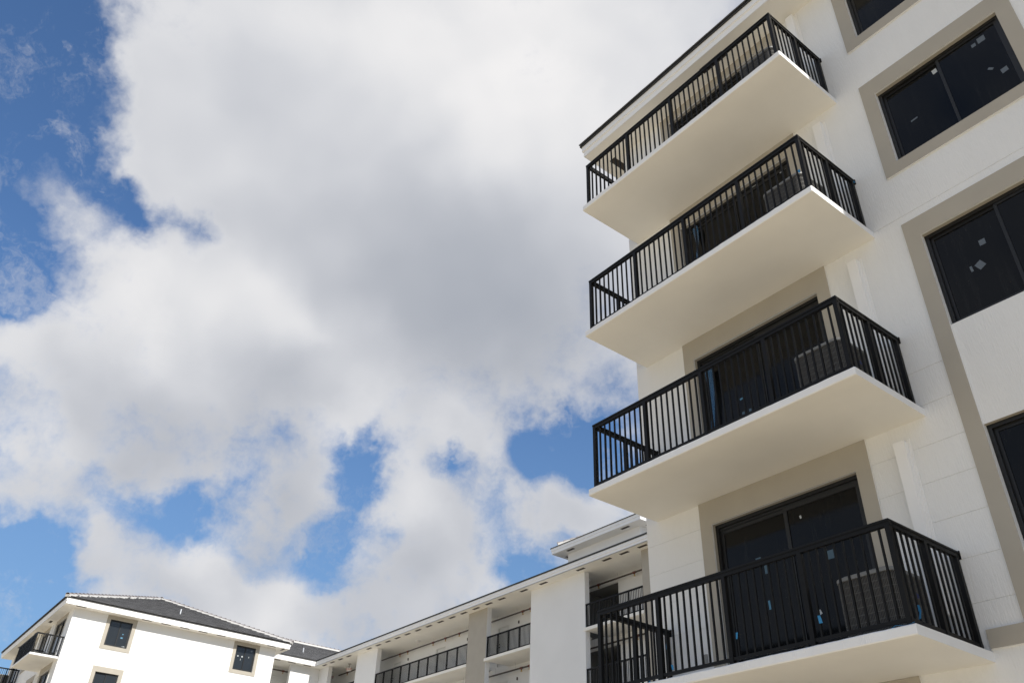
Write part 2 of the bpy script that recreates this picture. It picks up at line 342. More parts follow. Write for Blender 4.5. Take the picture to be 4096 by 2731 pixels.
def surround(B, parent, u0, u1, v0, v1, bw, top, bottom=True, left=True, right=True, vtop=None, vbot=None):
    """raised stucco band round an opening: tan face, white edges"""
    T = 0.03; mm = [1, 1, 0, 1, 1, 1]; mb = MB()
    ul = u0-bw if left else u0; ur = u1+bw if right else u1
    B.box(mb, ul, ur, v1, v1+top, 0, T, mm)
    vb = vbot if vbot is not None else v0
    if left: B.box(mb, ul, u0, vb, v1, 0, T, mm)
    if right: B.box(mb, u1, ur, vb, v1, 0, T, mm)
    if bottom: B.box(mb, ul, ur, vb-bw, vb, 0, T, mm)
    return mb.build('stucco_surround', ['stucco_tan', 'stucco_white'], parent)

def rough_slab(B, parent, a, b, v0, v1, w0, w1, seed):
    """hand-trowelled concrete slab: softened and slightly wandering arrises"""
    rr = random.Random(seed); mb = MB(); n = 70; c = .010; prev = None
    us = [a, a+c]+[a+c+(b-a-2*c)*i/n for i in range(1, n)]+[b-c, b]
    lo = hi = 0.0
    for k, u in enumerate(us):
        end = c if k in (0, len(us)-1) else 0.0
        lo = lo*.75+rr.uniform(-.0022, .0022); hi = hi*.6+rr.uniform(-.003, .003)
        f = rr.uniform(-.0015, .0015)
        sec = [(w0, v0), (w1-c-end, v0+end*.0+lo*.3), (w1-end, v0+c+end*.3+lo), (w1-end+f, v1-c-end*.3+hi), (w1-c-end+f, v1+hi*.6), (w0, v1)]
        i = len(mb.v); mb.v += [B.p(u, y, x) for x, y in sec]
        if prev is not None:
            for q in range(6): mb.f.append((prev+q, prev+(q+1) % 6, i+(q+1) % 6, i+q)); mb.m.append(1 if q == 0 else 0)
        else: mb.f.append(tuple(i+q for q in range(6))); mb.m.append(0)
        prev = i
    mb.f.append(tuple(prev+q for q in reversed(range(6)))); mb.m.append(0)
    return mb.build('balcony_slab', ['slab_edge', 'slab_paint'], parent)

# ------------------------------------------------------------------ shared meshes
def shared(name, mb, mat, origin): return mb.mesh(name, mat, origin)[0]
BAL_ME = shared('baluster', mbox(-.0105, .0105, -.0105, .0105, 0, .93), 'black_aluminium', (0, 0, 0))
POST_ME = shared('post', mbox(-.027, .027, -.027, .027, 0, 1.01).box(-.05, .05, -.05, .05, 0, .008), 'black_aluminium', (0, 0, 0))
def inst(me, name, parent, pos, rz=0.0):
    o = bpy.data.objects.new(name, me); link(o, parent, pos)
    if rz: o.rotation_euler = (0, 0, rz)
    return o
def rail_pieces(root, a, b, z, stem, axis, lap=0.03):
    """top and bottom rail from a to b along axis 0 (X) or 1 (Y)"""
    for nm, hh, prof in (('top_rail', 0, ((.0325, 1.045, 1.07), (.024, 1.0, 1.045))), ('bottom_rail', 0, ((.02, .05, .085),))):
        mb = MB()
        for hw, z0, z1 in prof:
            if axis == 0: mb.box(a, b, stem-hw, stem+hw, z+z0, z+z1)
            else: mb.box(stem-hw, stem+hw, a, b, z+z0, z+z1)
        mb.build(nm, 'black_aluminium', root)
def balcony_railing(x0, x1, yf, yw, z, label, near=True, group='balcony railings'):
    """railing round three sides of a slab; wall at yw, front edge at yf"""
    ri = 0.0875; xa, xb, y = x0+ri, x1-ri, yf+ri
    root = empty('balcony_railing', ((x0+x1)/2, (yf+yw)/2, z), label, 'railing', group)
    rail_pieces(root, xa-.0325, xb+.0325, z, y, 0)
    rail_pieces(root, y+.034, yw-.01, z, xa, 1); rail_pieces(root, y+.034, yw-.01, z, xb, 1)
    for x in (xa, xb): MB().box(x-.04, x+.04, yw-.012, yw+.001, z+.985, z+1.08).build('wall_bracket', 'black_aluminium', root)
    posts = [(xa+(xb-xa)*i/4, y) for i in range(5)]
    ymid = (y+yw-.06)/2
    for x in (xa, xb): posts += [(x, ymid), (x, yw-.06)]
    for q in posts: inst(POST_ME, 'post', root, (*q, z))
    bars = []
    for i in range(4):
        s = (xb-xa)/4
        bars += [(xa+s*i+s*k/10, y) for k in range(1, 10)]
    for x in (xa, xb):
        for ya, yb in ((y, ymid), (ymid, yw-.06)): bars += [(x, ya+(yb-ya)*k/6) for k in range(1, 6)]
    if near:
        for q in bars: inst(BAL_ME, 'baluster', root, (*q, z+.08))
    else:
        mb = MB()
        for (x, yy) in bars: mb.box(x-.0105, x+.0105, yy-.0105, yy+.0105, z+.08, z+1.01)
        mb.build('balusters', 'black_aluminium', root, kind='stuff')
    return root
def tape(root, pts, w=0.02, mt='blue_tape'):
    """a torn scrap of tape: crumpled strip through the points"""
    mb = MB(); rr = random.Random(len(pts)*13+int(pts[0][2]*100))
    for a, b in zip(pts, pts[1:]):
        a = Vector(a); b = Vector(b); s = Vector((rr.uniform(.3, 1), rr.uniform(-.4, .4), rr.uniform(-.2, .2))).normalized()*w
        n = (b-a).cross(s).normalized()*0.0015
        mb.hexa([a-s-n, a+s-n, b+s*.7-n, b-s*.8-n, a-s+n, a+s+n, b+s*.7+n, b-s*.8+n])
    return mb.build('tape_scrap', mt, root)

# condenser unit -----------------------------------------------------------
def rrect(w, d, r, n=6):
    pts = []
    for cx, cy, a0 in ((w/2-r, d/2-r, 0), (-w/2+r, d/2-r, 90), (-w/2+r, -d/2+r, 180), (w/2-r, -d/2+r, 270)):
        for k in range(n+1):
            a = math.radians(a0+90*k/n); pts.append((cx+r*math.cos(a), cy+r*math.sin(a)))
    return pts
def ring_prism(mb, pts, z0, z1, cap=True):
    i = len(mb.v); n = len(pts)
    mb.v += [(x, y, z0) for x, y in pts]+[(x, y, z1) for x, y in pts]
    for k in range(n): mb.f.append((i+k, i+(k+1) % n, i+n+(k+1) % n, i+n+k)); mb.m.append(0)
    if cap:
        mb.f.append(tuple(i+n+k for k in range(n))); mb.m.append(0); mb.f.append(tuple(i+k for k in reversed(range(n)))); mb.m.append(0)
def make_ac():
    W_, D_, H_ = .68, .66, .72; R_ = .11; out = {}
    mb = MB(); ring_prism(mb, rrect(W_-.04, D_-.04, R_-.02), .04, H_-.05); out['coil_core'] = (mb, 'ac_core')
    mb = MB(); ring_prism(mb, rrect(W_+.01, D_+.01, R_), 0, .05); out['base_pan'] = (mb, 'ac_wire')
    mb = MB(); ring_prism(mb, rrect(W_+.015, D_+.015, R_), H_-.055, H_-.02); ring_prism(mb, rrect(W_-.05, D_-.05, R_), H_-.02, H_); out['top_cap'] = (mb, 'ac_cap')
    mb = MB(); P_ = rrect(W_, D_, R_, 8)
    # resample the outline
    L_ = [0]; Q = P_+[P_[0]]
    for a, b in zip(Q, Q[1:]): L_.append(L_[-1]+math.dist(a, b))
    n = 150
    def at(s):
        for k in range(len(Q)-1):
            if L_[k+1] >= s:
                t = (s-L_[k])/max(1e-9, L_[k+1]-L_[k]); return (Q[k][0]+(Q[k+1][0]-Q[k][0])*t, Q[k][1]+(Q[k+1][1]-Q[k][1])*t)
        return Q[-1]
    for k in range(n):
        x, y = at(L_[-1]*k/n); r = .0022
        mb.box(x-r, x+r, y-r, y+r, .05, H_-.055)
    for j in range(1, 8):
        z = .05+(H_-.105)*j/8; i = len(mb.v); m_ = len(P_); r = .003
        for zz, k_ in ((z-r, 1.0), (z+r, 1.0)):
            mb.v += [(x*1.006, y*1.006, zz) for x, y in P_]
        for k in range(m_): mb.f.append((i+k, i+(k+1) % m_, i+m_+(k+1) % m_, i+m_+k)); mb.m.append(0)
    out['wire_guard'] = (mb, 'ac_wire')
    mb = MB(); i = 0
    pts = [(.05*math.cos(t*math.pi/8), .028*math.sin(t*math.pi/8)) for t in range(16)]
    mb.v = [(W_/2+.004, y*1.0+.02, .46+z) for y, z in pts]+[(W_/2+.012, y+.02, .46+z) for y, z in pts]
    mb.f = [tuple(range(16, 32)), tuple(reversed(range(16)))]+[(k, (k+1) % 16, 16+(k+1) % 16, 16+k) for k in range(16)]; mb.m = [0]*18
    out['badge'] = (mb, 'badge')
    mb = MB()
    for k in range(9):
        t = math.pi*k/9; mb.tube((.24*math.cos(t), .24*math.sin(t), H_+.004), (-.24*math.cos(t), -.24*math.sin(t), H_+.004), .003, 5)
    out['fan_guard'] = (mb, 'ac_wire')
    return {k: v[0].mesh(k, v[1], (0, 0, 0))[0] for k, v in out.items()}
AC_ME = make_ac()
def condenser(pos, label, rz=0.0):
    r = empty('condenser_unit', pos, label, 'air conditioner', 'condensers on the balconies')
    r.rotation_euler = (0, 0, rz)
    for k, me in AC_ME.items():
        o = bpy.data.objects.new(k, me); COL.objects.link(o); o.parent = r; WL[o.name] = Vector(pos)
    return r

# ------------------------------------------------------------------ roofs
def ring(mb, x0, x1, y0, y1, t, z0, z1, m=0):
    o = [(x0, y0), (x1, y0), (x1, y1), (x0, y1)]; i = [(x0+t, y0+t), (x1-t, y0+t), (x1-t, y1-t), (x0+t, y1-t)]
    for k in range(4):
        a, b, c, d = o[k], o[(k+1) % 4], i[(k+1) % 4], i[k]
        mb.hexa([(*a, z0), (*b, z0), (*c, z0), (*d, z0), (*a, z1), (*b, z1), (*c, z1), (*d, z1)], m)
    return mb
SLOPE = 0.42
def eaves(roof, x0, x1, y0, y1, z, over=0.62, far=False):
    """soffit, two-step fascia and dark drip edge round a wall rectangle; z = soffit level"""
    X0, X1, Y0, Y1 = x0-over, x1+over, y0-over, y1+over
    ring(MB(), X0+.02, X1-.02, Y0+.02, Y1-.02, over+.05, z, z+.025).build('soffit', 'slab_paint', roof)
    ring(MB(), X0, X1, Y0, Y1, .02, z-.004, z+.15).build('fascia', 'white_trim', roof)
    e = .028; mb = MB(); ring(mb, X0-e, X1+e, Y0-e, Y1+e, .045, z+.15, z+.29)
    mb.build('fascia', 'white_trim', roof)
    e = .06; ring(MB(), X0-e, X1+e, Y0-e, Y1+e, .1, z+.29, z+.325).build('drip_edge', 'roof_edge', roof)
    return X0-e, X1+e, Y0-e, Y1+e, z+.325
def hip_body(X0, X1, Y0, Y1, z):
    h = min(X1-X0, Y1-Y0)/2; zr = z+h*SLOPE; mb = MB()
    if X1-X0 >= Y1-Y0: r0, r1 = (X0+h, (Y0+Y1)/2, zr), (X1-h, (Y0+Y1)/2, zr)
    else: r0, r1 = ((X0+X1)/2, Y0+h, zr), ((X0+X1)/2, Y1-h, zr)
    c = [(X0,Y0,z), (X1,Y0,z), (X1,Y1,z), (X0,Y1,z)]
    mb.v = c+[r0, r1]
    if X1-X0 >= Y1-Y0: mb.f = [(0,1,5,4), (1,2,5), (2,3,4,5), (3,0,4), (3,2,1,0)]
    else: mb.f = [(0,1,4), (1,2,5,4), (2,3,5), (3,0,4,5), (3,2,1,0)]
    mb.m = [0]*5
    return mb, c, Vector(r0), Vector(r1)
def tile_field(o, e, s, L_eave, L_slope, inside, w=.33, ex=.345, first=0, last=999):
    """flat concrete tiles: o corner of the eave, e unit along it, s unit up the slope"""
    o, e, s = Vector(o), Vector(e).normalized(), Vector(s).normalized(); n = e.cross(s).normalized()
    if n.z < 0: n = -n
    mb = MB(); rr = random.Random(3)
    rows = min(int(L_slope/ex)+1, last)
    for j in range(first, rows):
        off = (j % 2)*w/2
        for i in range(-1, int(L_eave/w)+1):
            a = i*w+off+.004; b = a+w-.008
            c = o+e*((a+b)/2)+s*(j*ex+ex*.5)
            if not inside((a+b)/2, j*ex+ex*.5): continue
            l0, l1 = j*ex-.02, j*ex+ex+.05
            jz = rr.uniform(-.003, .003)
            P4 = [o+e*a+s*l0+n*(.05+jz), o+e*b+s*l0+n*(.05+jz), o+e*b+s*l1+n*.004, o+e*a+s*l1+n*.004]
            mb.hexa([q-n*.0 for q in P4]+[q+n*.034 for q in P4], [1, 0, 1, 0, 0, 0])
    return mb
def cap_run(roof, a, b, name='hip_cap', r=.12, step=.36):
    """barrel cap tiles lapped along a hip or ridge, on a pale mortar bed"""
    a, b = Vector(a), Vector(b); d = (b-a); L_ = d.length; d.normalize()
    side = d.cross(Vector((0, 0, 1))).normalized(); up = side.cross(d).normalized()
    bed = MB(); w = .15
    bed.hexa([a-side*w-up*.02, a+side*w-up*.02, b+side*w-up*.02, b-side*w-up*.02, a-side*w*.8+up*.10, a+side*w*.8+up*.10, b+side*w*.8+up*.10, b-side*w*.8+up*.10])
    bed.build('mortar_bed', 'mortar', roof)
    mb = MB(); n = 6; l = step*1.22
    prof0 = [(math.cos(math.pi*k/n), math.sin(math.pi*k/n)) for k in range(n+1)]
    for (x_, sc_, lift) in ((0, 1.08, .055), (l, .86, .02)):
        for rad in (1.0, .86):
            for cx, sy in prof0:
                q = d*x_+side*(cx*r*sc_*rad)+up*(sy*r*.75*sc_*rad+lift+.05); mb.v.append(tuple(q))
    k1 = n+1
    for k in range(n):
        mb.f += [(k, k+1, 2*k1+k+1, 2*k1+k), (k1+k, 3*k1+k, 3*k1+k+1, k1+k+1), (k, k1+k, k1+k+1, k+1), (2*k1+k, 2*k1+k+1, 3*k1+k+1, 3*k1+k)]
        mb.m += [0]*4
    mb.f += [(0, 2*k1, 3*k1, k1), (n, k1+n, 3*k1+n, 2*k1+n)]; mb.m += [0, 0]
    me = mb.mesh(name, 'cap_tile', (0, 0, 0))[0]
    for k in range(int(L_/step)): inst(me, name, roof, a+d*(k*step-.02))
VENT_X = shared('soffit_vent', mbox(-.27, .27, -.075, .075, -.004, .006), 'vent_brown', (0, 0, 0))
def vent(roof, x, y, z, rz=0.0):
    v = inst(VENT_X, 'soffit_vent', roof, (x, y, z-.003), rz)
    return v
def vent_slats(): pass

# ------------------------------------------------------------------ ground
g = MB(); g.box(-2500, 2500, -2500, 2500, -0.5, 0); go = g.build('ground', 'sand', None); tag(go, kind='structure')
g = MB(); g.box(-47.6, -6.5, -40.0, 16.2, 0.004, 0.03); go = g.build('courtyard', 'dirt', None); tag(go, kind='structure')

# ------------------------------------------------------------------ the two end blocks (mirror images)
FL = 2.851; DP = 1.4433; TH = 0.1026; BW = 15.63; BD = 12.17
def block(name, label, ox, sx, Y0, main):
    root = empty(name, (ox+sx*BW/2, Y0+BD/2, 0), label, 'building')
    F = Basis((ox, Y0, ZO), (sx, 0, 0), (0, -1, 0))
    S = Basis((ox, Y0, ZO), (0, 1, 0), (-sx, 0, 0))
    wm = ['stucco_white', 'stucco_tan'] if main else ['stucco_far', 'stucco_tan']
    lv = [-FL*k for k in range(5 if main else 3)]
    doors, wins = [], []
    for z in lv:
        for (a, b) in ((1.29, 3.635), (BW-3.635, BW-1.29)): doors.append((a, b, z+.005, z+2.375, 1, 1))
        for (a, b) in ((5.25, 7.07), (BW-7.07, BW-5.25)): wins.append((a, b, z+.925, z+2.385, 1, 0))
    gr = [-2.86]+[(v, 0, 5.045) for v in (-5.19, -5.66, -6.17, -6.62, -7.09, -7.57, -8.05)] if main else [-2.86, -.02]
    mb = MB(); wall_face(mb, F, 0, BW, -ZO, 2.64, doors+wins, gr)
    mb.build('wall', wm, root)
    sw = []
    for z in lv:
        for (a, b) in ((2.04, 3.30), (9.63, 10.90)): sw.append((a, b, z+.97, z+2.40, 1, 0))
    mb = MB(); wall_face(mb, S, 0, BD, -ZO, 2.64, sw, [-.02, -2.87]); mb.build('wall', wm, root)
    mb = MB(); S2 = Basis((ox+sx*BW, Y0, ZO), (0, 1, 0), (sx, 0, 0)); wall_face(mb, S2, 0, BD, -ZO, 2.64); mb.build('wall', wm, root)
    mb = MB(); F2 = Basis((ox, Y0+BD, ZO), (sx, 0, 0), (0, 1, 0)); wall_face(mb, F2, 0, BW, -ZO, 2.64); mb.build('wall', wm, root)
    # glazing
    for k, z in enumerate(lv):
        for side in (0, 1):
            mir = (lambda a, b: (a, b)) if side == 0 else (lambda a, b: (BW-b, BW-a))
            a, b = mir(1.29, 3.635)
            st = []
            if main and side == 0: st = DOOR_ST.get(k, [])
            glazing(F, root, 'sliding_door', a, b, z+.005, z+2.375, [(u+4.65, v, w, h, r, m_) for (u, v, w, h, r, m_) in st], door=True)
            surround(F, root, a, b, z+.005, z+2.375, .205, (FL-TH-2.375-.004) if k else .225, bottom=False)
            a, b = mir(5.25, 7.07)
            st = WIN_ST.get(k, []) if main and side == 0 else []
            glazing(F, root, 'window', a, b, z+.925, z+2.385, [(u+4.65, v, w, h, r, m_) for (u, v, w, h, r, m_) in st])
            if main and k >= 2:
                if k == 2: surround(F, root, a, b, z+.925, z+2.385, .205, .305, bottom=False, vbot=-8.34)
            else: surround(F, root, a, b, z+.925, z+2.385, .205, .315)
            # refrigerant line cover beside the balcony door
            a, b = mir(4.22, 4.36); c = MB()
            F.box(c, a, b, z+.42, z+2.50, 0, .11); F.box(c, b-.002, b+.03, z+.42, z+2.54, 0, .012)
            F.box(c, a-.0, a+.012, z+2.50, z+2.54, 0, .012)
            c.build('line_cover', 'white_trim', root)
            c = MB(); c.tube(F.p((a+b)/2-.03, z+.1, .04), F.p((a+b)/2-.03, z+.43, .04), .018, 8); c.tube(F.p((a+b)/2+.03, z+.1, .04), F.p((a+b)/2+.03, z+.43, .04), .012, 8)
            c.build('refrigerant_line', 'steel', root)
    if main:
        c = MB(); F.box(c, 4.652, BW-4.65, -8.53, -8.338, 0, .032, [1, 1, 0, 1, 1, 1]); c.build('stucco_band', ['stucco_tan', 'stucco_white'], root)
    for z in lv:
        for q, (a, b) in enumerate(((2.04, 3.30), (9.63, 10.90))):
            st = []
            if not main and z == 0: st = [SIDE_ST0, SIDE_ST1][q]
            glazing(S, root, 'window', a, b, z+.97, z+2.40, st, gm='tinted_glass_lit')
            surround(S, root, a, b, z+.97, z+2.40, .205, .195 if z == 0 else .29)
    # balcony slabs
    for k, z in enumerate(lv):
        for (a, b) in ((.23, 4.65), (BW-4.65, BW-.23)):
            rough_slab(F, root, a, b, z-TH, z, -.05, DP, k*7+int(a))
    # roof
    xs = sorted((ox, ox+sx*BW)); ov = .66 if main else .70
    X0, X1, Ya, Yb, ze = (xs[0]-ov, xs[1]+ov, Y0-ov, Y0+BD+ov, ZO+2.925)
    hb, cs, r0, r1 = hip_body(X0+.02, X1-.02, Ya+.02, Yb-.02, ze)
    roof = hb.build('roof', 'tile', root)
    eaves(roof, xs[0], xs[1], Y0, Y0+BD, ZO+2.6, over=.60 if main else .64)
    return root, roof, (X0, X1, Ya, Yb, ze), r0, r1, F

# stickers and paint scraps seen on the panes: (x, height, w, h, tilt, material), x from the right end of the balcony
DOOR_ST = {0: [(-2.33, 2.26, .10, .035, 0, 'sticker_white')],
 1: [(-1.22, -.60, .07, .08, .1, 'sticker_white'), (-1.13, -.585, .06, .08, .1, 'sticker_white'), (-1.76, -.52, .10, .035, 0, 'sticker_white')],
 2: [(-2.45, -3.42, .10, .03, 0, 'sticker_white'), (-2.64, -4.34, .07, .035, .1, 'sticker_sky'), (-2.62, -4.62, .10, .13, 0, 'sticker_blue'), (-2.50, -4.62, .09, .13, 0, 'sticker_blue')],
 3: [(-2.86, -6.30, .11, .03, 0, 'sticker_white'), (-1.97, -6.46, .03, .05, .2, 'sticker_white'), (-2.62, -6.98, .09, .16, 0, 'sticker_blue'), (-2.74, -6.84, .10, .09, 0, 'sticker_blue'), (-1.65, -7.06, .13, .13, 0, 'sticker_blue'), (-2.66, -7.46, .035, .14, .05, 'sticker_sky'), (-1.93, -7.72, .06, .07, .4, 'sticker_white')]}
WIN_ST = {1: [(1.43, -.66, .08, .10, .1, 'sticker_white'), (2.12, -.68, .12, .12, 0, 'sticker_grey'), (2.01, -.70, .07, .07, 0, 'sticker_grey'), (2.08, -1.28, .09, .04, -.8, 'sticker_grey'), (2.22, -1.44, .10, .10, .1, 'sticker_grey'), (.96, -1.27, .12, .03, .1, 'sticker_grey')],
 2: [(1.22, -3.79, .09, .10, 0, 'sticker_grey'), (1.11, -4.09, .11, .13, .5, 'sticker_grey'), (1.0, -4.09, .035, .10, .1, 'sticker_grey')]}
SIDE_ST0 = [(2.92, 1.72, .07, .07, 0, 'sticker_sky'), (2.90, 1.52, .14, .09, 0, 'sticker_sky'), (3.1, 1.06, .2, .06, .2, 'sticker_white')]
SIDE_ST1 = [(9.86, 1.80, .09, .09, .7, 'sticker_white'), (10.13, 1.80, .10, .10, .7, 'sticker_white'), (10.06, 1.62, .035, .11, 0, 'sticker_white'), (10.55, 1.82, .035, .1, 0, 'sticker_white'), (10.66, 2.2, .12, .12, 0, 'sticker_grey')]

MAIN = block('apartment_building', 'tall white stucco apartment block with four stacked balconies and black railings', -4.65, 1, 0.0, True)
LEFT = block('apartment_building', 'distant sunlit white block with grey tiled hip roof and tan framed windows', -48.45, -1, 0.17, False)

# first course of the near roof, tile by tile, and the sunlit slopes of the far roof
root, roof, (X0, X1, Ya, Yb, ze), r0, r1, F = MAIN
tile_me = None
for i in range(int((X1-X0)/.33)):
    a = X0+i*.33
    s = Vector((0, 1, SLOPE)).normalized(); n = Vector((0, -SLOPE, 1)).normalized()
    if tile_me is None:
        mb = MB(); e = Vector((1, 0, 0))
        q = [e*.003-s*.02+n*.014, e*.327-s*.02+n*.014, e*.327+s*.36+n*.004, e*.003+s*.36+n*.004]
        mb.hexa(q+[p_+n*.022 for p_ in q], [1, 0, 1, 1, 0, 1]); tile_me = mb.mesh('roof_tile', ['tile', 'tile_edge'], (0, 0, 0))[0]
    t_ = inst(tile_me, 'roof_tile', roof, (a, Ya, ze)); t_.rotation_euler = (random.uniform(-.006, .006), random.uniform(-.012, .012), 0)
cap_run(roof, (X0+.3, Ya+.3, ze+.02+.3*SLOPE), r0)
for y in (.18, 2.4, 4.6): vent(roof, X0+.40, y, ZO+2.6, math.pi/2)
for x in (-1.9, 6.1, 8.9): vent(roof, x, -.33, ZO+2.6)
root, roof, (X0, X1, Ya, Yb, ze), r0, r1, F = LEFT
h = (Yb-Ya)/2; Ls = math.hypot(h, h*SLOPE); k_ = h/Ls
mb = tile_field((X1, Ya, ze), (0, 1, 0), (-1, 0, SLOPE), Yb-Ya, Ls, lambda a, b: b*k_ < a < (Yb-Ya)-b*k_)
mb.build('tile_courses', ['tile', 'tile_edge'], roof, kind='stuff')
mb = tile_field((X0, Ya, ze), (1, 0, 0), (0, 1, SLOPE), X1-X0, Ls, lambda a, b: b*k_ < a < (X1-X0)-b*k_)
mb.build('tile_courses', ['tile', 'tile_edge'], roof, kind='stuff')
hipr = r1
cap_run(roof, (X1, Ya, ze+.02), hipr); cap_run(roof, (X1, Yb, ze+.02), hipr); cap_run(roof, hipr, r0, 'ridge_cap')
for y in (.38, 4.03, 5.16, 6.28, 7.40, 8.52, 11.82): vent(roof, -47.97, y, ZO+2.6, math.pi/2)
vent(roof, -48.2, 12.36+.32, ZO+2.6)
for x in (-52.5, -56.0, -60.5): vent(roof, x, -.16, ZO+2.6)
def roof_pipe(roof, x, y, z):
    mb = MB(); mb.tube((x, y, z-.05), (x, y, z+.36), .045, 10); mb.tube((x, y, z-.02), (x, y, z+.05), .14, 10, r2=.06)
    mb.build('vent_pipe', 'steel', roof)
roof_pipe(roof, -49.7, 6.3, ZO+2.93+SLOPE*1.95)

# balcony railings and condensers
names = ['topmost', 'second', 'third', 'lowest visible']
lab_r = ['black railing of the topmost balcony close under the near roof eave', 'black railing of the second balcony below the near roof eave',
         'black railing of the third balcony below the near roof eave', 'black railing of the lowest balcony in view, fourth below the near eave']
lab_a = ['grey condenser unit on the topmost near balcony, just below the roof eave', 'grey condenser unit on the second near balcony below the eave',
         'grey condenser unit on the third near balcony below the eave', 'grey condenser unit with blue tape on the lowest near balcony']
RAIL = []
for k in range(4):
    z = ZO-FL*k
    RAIL.append(balcony_railing(-4.42, 0, -DP, 0, z, lab_r[k]))
    condenser((-.60, -.80, z), lab_a[k], 0)
    balcony_railing(BW-4.65-4.65, BW-4.65-.23, -DP, 0, z, ['black railing of the topmost balcony past the bedroom windows', 'black railing of the second balcony past the bedroom windows',
        'black railing of the third balcony past the bedroom windows', 'black railing of the fourth balcony past the bedroom windows'][k], near=False)
for (a, b, n_) in ((-53.10, -48.68, 'beside the sunlit wall corner'), (-63.85, -59.43, 'at its far end')):
    for k in range(2):
        balcony_railing(a, b, .17-DP, .17, ZO-FL*k, 'black railing, %s balcony of the distant block %s' % (('upper', 'lower')[k], n_), near=False)
        cx = a+.60 if b > -50 else b-.60
        condenser((cx, .17-.80, ZO-FL*k), 'condenser on the %s balcony, distant block %s' % (('upper', 'lower')[k], n_), 0)
# tape scraps left on the railings
zD = ZO-FL*3; zC = ZO-FL*2; zB = ZO-FL; yF = -DP+.0875; xR = -.0875
tape(RAIL[3], [(-.30, yF-.03, zD+.0), (-.22, yF-.035, zD+.03), (-.10, yF-.03, zD+.012), (-.04, yF-.02, zD+.03)], .010)
tape(RAIL[3], [(xR+.02, -1.20, zD+.10), (xR+.03, -1.18, zD+.17), (xR+.022, -1.17, zD+.24)], .016)
tape(RAIL[3], [(-1.02, yF-.02, zD+.22), (-1.03, yF-.022, zD+.30)], .022)
tape(RAIL[3], [(-4.30, -.10, zD+.93), (-4.31, -.11, zD+.85), (-4.32, -.10, zD+.80)], .014)
tape(RAIL[3], [(-4.24, -.55, zD+.36), (-4.25, -.56, zD+.26)], .016)
tape(RAIL[3], [(-3.10, yF-.014, zD+.16), (-3.09, yF-.016, zD+.10)], .014)
tape(RAIL[3], [(-2.10, yF-.016, zD+.34), (-2.11, yF-.018, zD+.27)], .012)
tape(RAIL[2], [(-4.33, -.10, zC+.30), (-4.30, -.13, zC+.22), (-4.28, -.10, zC+.14)], .02)
tape(RAIL[2], [(-4.29, -.95, zC+.40), (-4.29, -.95, zC+.33)], .014)
tape(RAIL[1], [(xR+.01, -.03, zB+1.06), (xR+.03, -.035, zB+1.0)], .02)
tape(RAIL[1], [(-.16, yF-.01, zB+.46), (-.15, yF-.012, zB+.40)], .016)
# paint runs on the front of the lowest slab
rr = random.Random(5)
runs = MB()
for x0, n_ in ((-.62, 5), (-1.35, 4), (-2.1, 7), (-2.9, 6), (-3.6, 4)):
    for k in range(n_):
        x = x0+rr.uniform(-.16, .16); L_ = rr.uniform(.03, .085); zt = zD-.012
        runs.tube((x, -DP-.0005, zt), (x, -DP-.0005, zt-L_), .0035, 6, r2=.0055)
runs.build('paint_runs', 'white_trim', MAIN[0], kind='stuff')
# peeled protective film on the door panes
def film_strip(k, u, v0, v1, w):
    z = ZO; mb = MB(); n = 7; L_ = []
    for i in range(n+1):
        t = i/n; v = v0+(v1-v0)*t
        L_.append((u+.05*math.sin(t*4+.5)*t, v, w*(1-.75*t)+.01*math.sin(t*9), -.035+.03*math.sin(t*7)))
    for a, b in zip(L_, L_[1:]):
        p_ = []
        for d in (0, .0012):
            p_ += [(a[0]-a[2], .10+a[3]*0-.055-d-abs(a[3])*.3, z+a[1]), (a[0]+a[2], .10-.06-d-.02, z+a[1]), (b[0]+b[2], .10-.06-d-.02, z+b[1]), (b[0]-b[2], .10-.055-d-abs(b[3])*.3, z+b[1])]
        mb.hexa(p_)
    return mb.build('protective_film', 'film_blue', MAIN[0], smooth=False)
film_strip(2, -3.13, -3.58, -4.75, .085)
film_strip(1, -3.05, -.60, -1.45, .06)
# outlet box low on the wall behind the lowest railing
MB().box(-3.75, -3.68, -.02, .01, ZO-8.03, ZO-7.92).build('outlet_box', 'outlet_corridor_shade', MAIN[0])

# ------------------------------------------------------------------ gallery wing between the blocks
YF, YB = 16.85, 18.42
XA, XB = -56.0, -4.7
wing = empty('gallery_wing', (-28, 17.6, 0), 'long white open gallery wing with deep eave, piers and black railings', 'building')
piers = [(-51.2, -49.87, 0), (-46.0, -43.45, 0), (-33.75, -32.07, 1), (-28.43, -24.47, 0), (-20.78, -18.9, 1), (-14.5, -12.5, 0), (-8.0, -4.75, 0)]
for a, b, t in piers:
    mb = MB(); mb.box(a, b, YF, YF+.28, 0, ZO+2.6, [0, 0, 1 if t else 0, 0, 0, 0])
    mb.build('pier', ['stucco_far', 'stucco_tan'], wing)
for k in range(4):
    z = ZO-FL*k
    for (a, b) in ((-49.87, -46.0), (-43.45, -33.75), (-32.07, -28.43), (-24.47, -20.78), (-18.9, -14.5), (-12.5, -8.0)):
        sl_ = MB().box(a-.10, b, YF-.03, YF+.001, z-.14, z); sl_.box(a, b, YF, YB+.1, z-.14, z)
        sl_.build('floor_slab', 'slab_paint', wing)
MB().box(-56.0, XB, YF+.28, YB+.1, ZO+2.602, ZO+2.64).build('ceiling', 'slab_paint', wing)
BK = Basis((0, YB, ZO), (1, 0, 0), (0, -1, 0))
ops = []
for k in range(4):
    z = -FL*k
    ops.append((-26.2, -23.85, z, z+2.33, 0, 0))
    for x in (-33.05, -44.15, -37.6, -30.0-.0): pass
    for x in (-33.15, -44.10, -39.2, -15.3): ops.append((x, x+.95, z, z+2.05, 0, 0))
